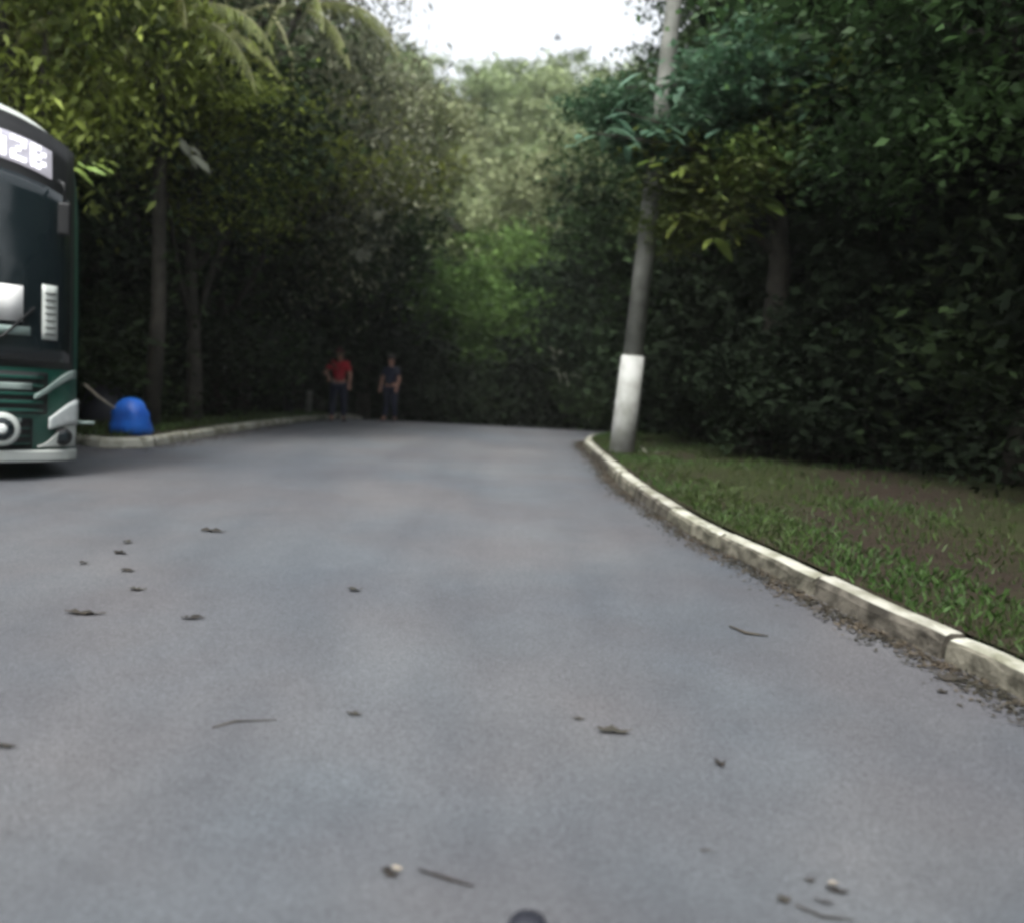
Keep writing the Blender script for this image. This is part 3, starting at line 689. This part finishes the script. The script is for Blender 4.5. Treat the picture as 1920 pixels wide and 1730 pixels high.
for j in range(len(levels)-1): f += [(j*n+k, j*n+(k+1) % n, (j+1)*n+(k+1) % n, (j+1)*n+k) for k in range(n)]
f += [tuple(range(n-1, -1, -1)), tuple((len(levels)-1)*n+k for k in range(n))]
body = mobj('body', v, f, M['bus_green'], bus, True)
def patch(name, x0, x1, z0, z1, off, m, parent=None, nx_=10, nz_=4, th=.012):
    g0 = z0 if callable(z0) else (lambda x: z0); g1 = z1 if callable(z1) else (lambda x: z1); v = []; 
    for lay in (off, off-th):
        for j in range(nz_+1):
            for i in range(nx_+1):
                x = x0+(x1-x0)*i/nx_; z = g0(x)+(g1(x)-g0(x))*j/nz_; v.append(Fp(x, z, lay))
    A = nx_+1; Bq = A*(nz_+1); f = []
    for j in range(nz_):
        for i in range(nx_):
            q = j*A+i; f.append((q, q+1, q+A+1, q+A)); f.append((Bq+q+A, Bq+q+A+1, Bq+q+1, Bq+q))
    for i in range(nx_): f += [(i+1, i, Bq+i, Bq+i+1), (nz_*A+i, nz_*A+i+1, Bq+nz_*A+i+1, Bq+nz_*A+i)]
    for j in range(nz_): f += [(j*A, (j+1)*A, Bq+(j+1)*A, Bq+j*A), ((j+1)*A+A-1, j*A+A-1, Bq+j*A+A-1, Bq+(j+1)*A+A-1)]
    return mobj(name, v, f, m, parent or bus, True)
arc = lambda x: 3.30 - .22*(x/BW)**4
patch('windscreen', -1.2, 1.17, 1.12, lambda x: 2.84-.24*abs(x/BW)**2.5, .014, M['glass'], nx_=24, nz_=12)
patch('windscreen_surround', -1.23, 1.22, 1.06, lambda x: 3.36-.26*abs(x/BW)**2.5, .006, M['bus_black'], nx_=24, nz_=12)
patch('centre_pillar', -.02, .02, 1.12, 2.76, .022, M['bus_black'], nx_=1)
sg = patch('destination_sign', -.86, 1.0, lambda x: 2.93-.24*abs(x/BW)**2.5, lambda x: 3.19-.24*abs(x/BW)**2.5, .020, M['led_board'], nx_=20)
def roof_strip():
    v = []; f = []
    for i in range(41):
        u = -1+2*i/40
        for (z, ins, o_) in ((3.30, .105, .012), (3.345, .14, .018), (3.38, .17, .012), (3.34, .16, -.02)):
            W = BW-ins; v.append((u*W, setb(u)+rake(z)+ins*1.1-o_, LIFT(z+.1, u)))
    f = [(i*4+k, i*4+(k+1) % 4, (i+1)*4+(k+1) % 4, (i+1)*4+k) for i in range(40) for k in range(4)]
    mobj('roof_trim', v, f, M['bus_white'], bus)
roof_strip()
# dot-matrix letters as little lit blocks (letter forms as far as they read)
FONT = {'I': ['111','010','010','010','111'], 'A': ['010','101','111','101','101'], 'Z': ['111','001','010','100','111'], 'B': ['110','101','110','101','110'], 'R': ['110','101','110','101','101']}
xx = -.80
for ch in 'ABRIAZBIAZB':
    t = MB()
    for r_, row in enumerate(FONT[ch]):
        for c_, q in enumerate(row):
            if q == '1':
                x = xx + c_*.043; zt = 3.165 - r_*.043 - .24*abs(x/BW)**2.5; p = Fp(x+.02, zt-.02, .026)
                t.box(p, (.041, .012, .042), math.atan((setb((x+.05)/BW)-setb((x-.0)/BW))/.05))
    t.build('lettering', M['led'], sg); xx += .162
# lower front
ug = patch('upper_grille', -.98, .98, .64, 1.02, .010, M['bus_black'], nx_=14)
for k in range(5): patch('slat', -.94, .94, .655+k*.075, .685+k*.075, .024, M['bus_green'], parent=ug, nx_=14)
patch('grille_bar', -.80, .84, .855, .915, .030, M['chrome'], nx_=14)
patch('grille_bar', -.72, .76, .565, .600, .034, M['chrome'], nx_=14)
lg_ = patch('lower_grille', -.86, .86, .32, .60, .012, M['bus_black'], nx_=12)
for k in range(3): patch('slat', -.84, .84, .36+k*.07, .375+k*.07, .022, M['bus_green'], parent=lg_, nx_=12)
patch('number_plate', -.20, .20, .40, .52, .034, M['paper'], nx_=2, nz_=1)
patch('bumper', -1.24, 1.24, .20, .31, .045, M['bus_white'], nx_=24)
for s in (-1, 1):
    a, b = sorted((s*.90, s*1.24))
    patch('bumper_corner', a, b, .335, lambda x: .35+.20*sstep(.90, 1.2, abs(x)), .032, M['bus_white'], nx_=8)
    patch('headlight', *sorted((s*.98, s*1.24)), lambda x: .50+.04*sstep(.95, 1.2, abs(x)), lambda x: .58+.20*sstep(.9, 1.24, abs(x)), .045, M['lamp_glass'], nx_=8)
    patch('corner_flash', *sorted((s*.86, s*1.23)), lambda x: .76+.22*sstep(.8, 1.23, abs(x)), lambda x: .80+.26*sstep(.8, 1.23, abs(x)), .030, M['chrome'], nx_=8)
    # fog lamp: ring and lens
    c = Fp(s*1.10, .43, .05); t = MB(); t.tube([c+Vector((0, .02, 0)), c+Vector((0, -.012, 0))], [.085, .078], 18); fl = t.build('fog_lamp', M['bus_black'], bus, True)
    t = MB(); t.tube([c+Vector((0, -.010, 0)), c+Vector((0, -.018, 0))], [.055, .045], 16); t.build('lens', M['glass'], fl, True)
    # inner round headlight
    c = Fp(s*.60, .50, .04); t = MB(); t.tube([c+Vector((0, .03, 0)), c+Vector((0, -.03, 0)), c+Vector((0, -.05, 0))], [.155, .15, .12], 22); hl = t.build('round_headlight', M['bus_white'], bus, True)
    t = MB(); t.tube([c+Vector((0, -.049, 0)), c+Vector((0, -.062, 0))], [.105, .085], 20); t.build('lens', M['glass'], hl, True)
    t = MB(); t.tube([c+Vector((0, -.061, 0)), c+Vector((0, -.072, 0))], [.05, .03], 16); t.build('bulb_reflector', M['lamp_glass'], hl, True)
    # side marker stub
    c = Fp(s*1.26, .56, .0); t = MB(); t.tube([c, c+Vector((s*.17, -.02, 0))], [.018, .018], 8); t.build('side_marker', M['chrome'], bus, True)
    # mirror arm and mirror
    a0 = Fp(s*1.05, 2.80, .03); a1 = a0+Vector((s*.03, -.14, -.05)); a2 = a1+Vector((s*.0, -.02, -.16))
    t = MB(); t.tube([a0, a1, a2], [.018, .018, .018], 7); ma = t.build('mirror_arm', M['bus_black'], bus, True)
    t = MB(); t.box(a2+Vector((0, 0, -.16)), (.11, .06, .30), R(-12)*s); mi = t.build('mirror', M['bus_black'], ma)
    bm_ = mi.modifiers.new('b', 'BEVEL'); bm_.width = .025; bm_.segments = 3
patch('route_placard', .30, .76, 1.46, 1.78, .028, M['paper'], nx_=4, nz_=2)
patch('placard_shelf', .24, .82, 1.34, 1.42, .028, M['chrome'], nx_=4, nz_=2)
st = patch('sticker_strip', .92, 1.05, 1.32, 1.82, .022, M['bus_white'], nx_=3, nz_=6)
t = MB()
for k in range(7): t.box(Fp(.985, 1.37+k*.062, .026), (.10, .008, .010), R(18))
t.build('printed_line', M['bus_black'], st)
for s in (-1, 1):
    t = MB(); a0 = Fp(s*.25, 1.15, .03); t.tube([a0, Fp(s*.6, 1.32, .04), Fp(s*.85, 1.6, .04)], .012, 6); t.build('wiper', M['bus_black'], bus, True)
    for k in range(6):
        y0 = 1.1+k*1.5; t = MB(); t.box((s*(BW+.004), y0+.7, 2.25), (.02, 1.38, 1.0)); t.build('side_window', M['glass'], bus)
    t = MB(); t.box((s*(BW+.004), 5.6, .78), (.016, 9.2, .22)); t.build('side_stripe', M['bus_white'], bus)
    for y0 in (2.3, 8.2):
        t = MB(); t.tube([(s*(BW+.012), y0, .48), (s*(BW-.26), y0, .48)], [.48, .48], 28); w = t.build('wheel', M['rubber'], bus)
        t = MB(); t.tube([(s*(BW+.025), y0, .48), (s*(BW+.0), y0, .48)], [.22, .27], 20); t.build('rim', M['steel'], w, True)

# ------------------------------------------------------------------ things at the left kerb
def sack(name, loc, pts, m, label, cat, seed):
    v = []; n = 22
    for z, r in pts:
        for k in range(n):
            a = 2*math.pi*k/n; q = r*(1+.16*noise.noise(Vector((math.cos(a)*2, math.sin(a)*2, z*6+seed))) + .04*math.sin(a*7+z*9))
            v.append((math.cos(a)*q*1.1, math.sin(a)*q*.9, z))
    f = [(j*n+k, j*n+(k+1) % n, (j+1)*n+(k+1) % n, (j+1)*n+k) for j in range(len(pts)-1) for k in range(n)]
    f += [tuple(range(n-1, -1, -1)), tuple((len(pts)-1)*n+k for k in range(n))]
    o = mobj(name, v, f, m, None, True); o.location = loc; o.scale = (.86, .86, .90); return tag(o, label, cat)
sx, sy = -5.13, 11.85
sack('blue_sack', (sx, sy, ground_z(sx, sy)-.02), [(0, .20), (.02, .25), (.08, .27), (.16, .285), (.26, .26), (.34, .265), (.42, .225), (.49, .18), (.54, .12), (.565, .05), (.57, .02)], M['blue'], 'bright blue plastic sack standing behind the left kerb beside the bus', 'sack', 2)
sx2, sy2 = -6.15, 13.3
sack('dark_bundle', (sx2, sy2, ground_z(sx2, sy2)-.03), [(0, .32), (.1, .38), (.3, .36), (.50, .30), (.62, .26), (.70, .16), (.73, .02)], M['tarp'], 'dark navy bundle with a greyish top right behind the blue sack', 'bundle', 5)
t = MB(); t.tube([at(158, 720, 11.4), at(185, 745, 11.5), at(212, 764, 11.7), at(255, 768, 12.2), at(262, 772, 12.4)], [.013, .018, .016, .011, .007], 6)
tag(t.build('dry_branch', M['wood'], None, True), 'thin pale branch sloping from beside the bus down to the dark bundle', 'branch')

# ------------------------------------------------------------------ people by the crest
def skin_fig(name, J, E, m, parent, sub=2):
    me = bpy.data.meshes.new(name); me.from_pydata([j[0] for j in J], E, []); me.materials.append(m)
    o = link(bpy.data.objects.new(name, me), parent)
    sk = o.modifiers.new('skin', 'SKIN'); sk.use_smooth_shade = True
    for i, j in enumerate(J):
        r_ = j[1]; me.skin_vertices[0].data[i].radius = (r_, r_*(j[2] if len(j) > 2 else 1)) 
    me.skin_vertices[0].data[0].use_root = True
    o.modifiers.new('sub', 'SUBSURF').levels = sub; o.modifiers['sub'].render_levels = sub
    return o
def person(x, y, rz, label, shirt, trousers, arm_out=0.0, lean=.0, cap=None):
    root = tag(empty('person', (x, y, zroad(y)+.004), rz), label, 'person')
    # faces -y locally.  joints: 0 pelvis ...
    J = [((0, 0, .92), .13), ((0, -.01, 1.08), .115), ((0, -.02-lean*.3, 1.28), .135), ((0, -.02-lean*.5, 1.42), .075), ((0, -.03-lean*.6, 1.50), .052), ((0, -.05-lean*.7, 1.60), .088), ((0, -.05-lean*.7, 1.69), .075)]
    E = [(0, 1), (1, 2), (2, 3), (3, 4), (4, 5), (5, 6)]
    def add(p, r, k): J.append((p, r)); E.append((k, len(J)-1)); return len(J)-1
    arms, legs = [], []
    for s in (-1, 1):
        k = add((s*.17, -.02-lean*.5, 1.38), .062, 2); e = add((s*(.24+arm_out*.1), -.03-lean*.6-arm_out*.12, 1.12), .042, k)
        w = add((s*(.23), -.12-arm_out*.22, .90+arm_out*.22), .028, e); h = add((s*.23, -.15-arm_out*.28, .83+arm_out*.22), .034, w)
        for q in range(4): add((s*.23+(q-1.5)*.018, -.16-arm_out*.31-.002*q, .755+arm_out*.22-.004*abs(q-1)), .009, h)
        add((s*.23-s*.04, -.17-arm_out*.29, .80+arm_out*.22), .011, h)
        arms.append((J[k][0], J[e][0], J[w][0])); arm_out, keep = (0.05 if s == -1 else arm_out), arm_out
        k = add((s*.10, 0, .84), .09, 0); n_ = add((s*.12, -.05*s, .48), .062, k); a = add((s*.13, .04*s, .09), .042, n_); add((s*.14, -.13+.04*s, .035), .036, a)
        legs.append((J[k][0], J[n_][0], J[a][0]))
    skin_fig('body', J, E, M['skin'], root)
    # clothing as its own skins, slightly wider
    T = [((0, -.005, .93), .155), ((0, -.01, 1.08), .14), ((0, -.02-lean*.3, 1.28), .16), ((0, -.02-lean*.5, 1.42), .095)]; TE = [(0, 1), (1, 2), (2, 3)]
    for a, b, c in arms:
        T.append((a, .082)); TE.append((2, len(T)-1)); T.append((tuple(Vector(a).lerp(Vector(b), .75)), .062)); TE.append((len(T)-2, len(T)-1))
    skin_fig('shirt', T, TE, shirt, root)
    T = [((0, 0, .93), .145)]; TE = []
    for a, b, c in legs:
        k = len(T); T += [(a, .115), (b, .082), (c, .062)]; TE += [(0, k), (k, k+1), (k+1, k+2)]
    skin_fig('trousers', T, TE, trousers, root)
    hx = (0, -.05-lean*.7, 1.655)
    h = MB(); nn = 14
    for j in range(7):
        th = j/6*1.75; h_r = .108*math.sin(th)+.001; h.v += [(hx[0]+math.cos(2*math.pi*k/nn)*h_r*.92, hx[1]+.012+math.sin(2*math.pi*k/nn)*h_r*1.1, hx[2]+.11*math.cos(th)-.0) for k in range(nn)]
    h.f = [(j*nn+k, j*nn+(k+1) % nn, (j+1)*nn+(k+1) % nn, (j+1)*nn+k) for j in range(6) for k in range(nn)]
    h.build('cap' if cap else 'hair', cap or M['hair'], root, True)
    if cap: t = MB(); t.box((0, hx[1]-.13, hx[2]+.035), (.13, .12, .015)); t.build('cap_peak', cap, root)
    t = MB()
    for s in (-1, 1): t.tube([(s*.032, hx[1]-.088, hx[2]-.01), (s*.032, hx[1]-.096, hx[2]-.01)], [.012, .008], 8)
    t.build('eye', M['bus_black'], root)
    t = MB(); t.add([(-.016, hx[1]-.085, hx[2]-.045), (.016, hx[1]-.085, hx[2]-.045), (0, hx[1]-.118, hx[2]-.042), (0, hx[1]-.086, hx[2]-.002)], [(0, 1, 2), (0, 2, 3), (2, 1, 3), (0, 3, 1)]); t.build('nose', M['skin'], root)
    root.scale = (1.1, 1.1, 1.04)
    for s in (-1, 1):
        t = MB(); t.tube([(s*.14, -.02, .04), (s*.14, -.16, .03)], [.052, .042], 10); t.build('shoe', M['bus_black'], root, True)
    return root
person(-4.42, 22.2, R(12), 'person in a red shirt and dark cap standing at the left of the crest', M['red'], M['navy'], arm_out=.8, lean=.12, cap=mat('maroon_cap', (.06, .006, .010)))
person(-3.45, 24.6, R(-20), 'person in dark navy clothes standing in shade beyond the crest', M['navy'], M['navy'], cap=None)
def post(x, y, h, r_, m, label):
    t = MB(); t.tube([(0, 0, 0), (0, 0, h-.03), (0, 0, h)], [r_, r_, r_*.7], 12); o = t.build('short_post', m, None, True); o.location = (x, y, ground_z(x, y)-.02); tag(o, label, 'post')
post(-5.25, 22.6, .62, .075, M['concrete'], 'short pale post standing just left of the person in red')
post(-5.55, 21.8, .55, .11, M['tarp'], 'stubby dark post, left of the pale one')

# leaf sprays made up for pale highlights right of the crest, pale scrap by the pole
frond(at(1045, 697, 21.5), .75, .16, (.3, .1, .05), 'added pale leaves in place of a level highlight left of the pole')
frond(at(1035, 660, 21.5), .35, .16, (.3, .2, .1), 'added dull pale leaves in place of the fainter highlight above it')
frond(at(1215, 851, 13.2)+Vector((0, 0, .03)), .50, .10, (0, .05, .1), 'thin pale strip of dry leaves lying on the verge right of the pole base', 'leaf_dry', 'fallen_leaves')

# ------------------------------------------------------------------ leaves and twigs fallen on the road
def ground_hit(px, py):
    p = at(px, py, 1.0); d = Vector((p.x, 1.0, p.z-1.3)); y = 1.0
    while y < 60 and 1.3 + d.z*y > zroad(y)+.004: y += .01
    return Vector((d.x*y, y, zroad(y)+.006))
def fallen(px, py, L, W, rz, curl, label, m='dead_leaf'):
    curl *= .45; W *= .8; L *= .85
    p = ground_hit(px, py); n = 9; v = []; ph = rng.uniform(0, 9)
    for i in range(n+1):
        u = i/n-.5; w0 = W*.5*math.sin(math.pi*(.03+.94*i/n)**.75)**1.1; z = curl*4*u*u*L + .003; cv = .10*W*math.sin(u*5+ph)
        wa = w0*(1+.4*noise.noise(Vector((u*9, ph, 0)))); wb = w0*(1+.4*noise.noise(Vector((u*9, ph, 4))))
        v += [(u*L, cv-wa, z+wa*rng.uniform(.0, .7)), (u*L, cv, z-.001+.15*W*abs(math.sin(u*7+ph))), (u*L, cv+wb, z+wb*rng.uniform(.0, .9))]
    f = []
    for i in range(n): a = i*3; f += [(a, a+1, a+4, a+3), (a+1, a+2, a+5, a+4)]
    o = mobj('fallen_leaf', v, f, M[m], None, True); o.location = p; o.rotation_euler = (rng.uniform(-.08, .08), 0, rz)
    return tag(o, label, 'leaf', 'leaves fallen on the road')
def twig(pxs, r_, label):
    P = [ground_hit(*q)+Vector((0, 0, r_)) for q in pxs]; t = MB(); t.tube(P, [r_*.6]+[r_]*(len(P)-2)+[r_*.4], 6)
    return tag(t.build('fallen_twig', M['dead_leaf'], None, True), label, 'twig', 'twigs fallen on the road')
fallen(157, 1058, .06, .05, .3, .3, 'small dark leaf alone on the asphalt in front of the bus')
fallen(240, 1018, .09, .06, .8, .3, 'uppermost dark leaf of the line of leaves right of the bus')
fallen(226, 1038, .12, .06, -.5, .2, 'slanted dark leaf second in the line right of the bus')
fallen(240, 1072, .11, .05, -.2, .12, 'brownish leaf third in the line right of the bus')
fallen(258, 1107, .11, .06, .1, .1, 'faint leaf lowest in the line right of the bus')
fallen(160, 1151, .24, .06, .0, .06, 'long flat dark leaf below the small lone one in front of the bus')
fallen(362, 1160, .14, .05, .1, .08, 'thin flat leaf right of the long flat one in front of the bus')
fallen(400, 997, .22, .07, .0, .04, 'wide faint leaf farthest up the left half of the road')
fallen(665, 1108, .10, .06, .0, .3, 'dark curled leaf in the middle of the road, nearest the crest')
fallen(665, 1341, .08, .03, .0, .2, 'small dark leaf straight below the curled one in mid-road')
fallen(12, 1403, .09, .03, -.1, .2, 'small dark leaf at the left edge of the picture')
fallen(732, 1643, .065, .035, -.3, .4, 'dark curled leaf at the bottom of the road beside a straight twig')
fallen(745, 1632, .04, .02, -.3, .2, 'tiny whitish leaf fragment touching the dark curled leaf at bottom', 'wood')
fallen(1085, 1350, .06, .02, .1, .1, 'little thin leaf just up-left of the boat-shaped leaf')
fallen(1152, 1374, .16, .05, .03, .25, 'boat-shaped dark leaf right of the centre line of the road')
fallen(1350, 1436, .05, .045, .3, .5, 'round dark leaf lying alone right of the boat-shaped leaf')
fallen(1780, 1275, .17, .07, -.2, .2, 'dark ragged leaf near the right kerb')
fallen(1768, 1300, .07, .04, .2, .2, 'small dark leaf just below the ragged one near the right kerb')
fallen(1340, 1602, .14, .02, 0, .02, 'faint flat leaf right of the long bottom twig')
twig([(398, 1366), (440, 1356), (520, 1352)], .0035, 'thin faint twig on the left half of the road')
twig([(1368, 1177), (1400, 1190), (1440, 1195)], .008, 'short bent twig below the middle of the right kerb')
twig([(785, 1636), (840, 1652), (888, 1665)], .0045, 'straight dark twig at the bottom, right of the curled leaf')
twig([(1030, 1578), (1075, 1584), (1130, 1592)], .003, 'long thin twig at the bottom middle of the road')
for i, (px, py, L, W, rz, lab) in enumerate([(1470, 1690, .05, .03, .4, 'leftmost dark leaf of the debris patch at bottom right'), (1518, 1655, .045, .02, -.1, 'uppermost dark leaf of the debris patch at bottom right'), (1570, 1674, .08, .03, -.3, 'largest dark leaf of the debris patch at bottom right'), (1545, 1697, .07, .018, -.1, 'thin leaf lowest in the debris patch at bottom right')]):
    fallen(px, py, L, W, rz, .25, lab)
fallen(1562, 1660, .035, .02, 0, .1, 'whitish fragment in the debris patch at bottom right', 'wood')
twig([(1490, 1700), (1540, 1722), (1600, 1729)], .004, 'curved twig under the debris patch at bottom right')
# rounded dark stone cut by the bottom edge
bm = bmesh.new(); bmesh.ops.create_icosphere(bm, subdivisions=3, radius=.05)
for q in bm.verts: q.co *= 1+.18*noise.noise(q.co*25); q.co.z *= .5
me = bpy.data.meshes.new('stone'); bm.to_mesh(me); bm.free(); me.materials.append(M['tarp']); me.polygons.foreach_set('use_smooth', [True]*len(me.polygons))
o = link(bpy.data.objects.new('stone', me)); o.location = ground_hit(992, 1745)+Vector((0, 0, .012)); tag(o, 'rounded dark stone cut by the bottom edge of the picture', 'stone')
# dark bird crossing the sky gap
bp = at(1045, 73, 60); t = MB()
t.tube([bp+Vector((-.25, 0, 0)), bp, bp+Vector((.3, 0, .03))], [.02, .09, .03], 8)
bd = tag(t.build('bird', M['bus_black'], None, True), 'tiny grey bird in the white sky gap', 'bird')
for s in (-1, 1):
    t = MB(); t.add([bp+Vector((-.1, 0, .02)), bp+Vector((.12, 0, .02)), bp+Vector((.05, s*.35, .16)), bp+Vector((-.1, s*.55, .08)), bp+Vector((-.08, s*.3, .10))], [(0, 1, 2, 4), (4, 2, 3)]); t.build('wing', M['bus_black'], bd)

# ------------------------------------------------------------------ thin moist air
hz = MB(); hz.box((0, 0, 25), (1000, 1000, 70)); 
hm = bpy.data.materials.new('haze'); hm.use_nodes = True; hm.node_tree.nodes.clear()
ho = hm.node_tree.nodes.new('ShaderNodeOutputMaterial'); hv = hm.node_tree.nodes.new('ShaderNodeVolumePrincipled')
hv.inputs['Density'].default_value = .0005; hv.inputs['Color'].default_value = (.86, .93, .90, 1)
hm.node_tree.links.new(hv.outputs[0], ho.inputs['Volume'])
hzo = hz.build('haze', hm); tag(hzo, kind='stuff')
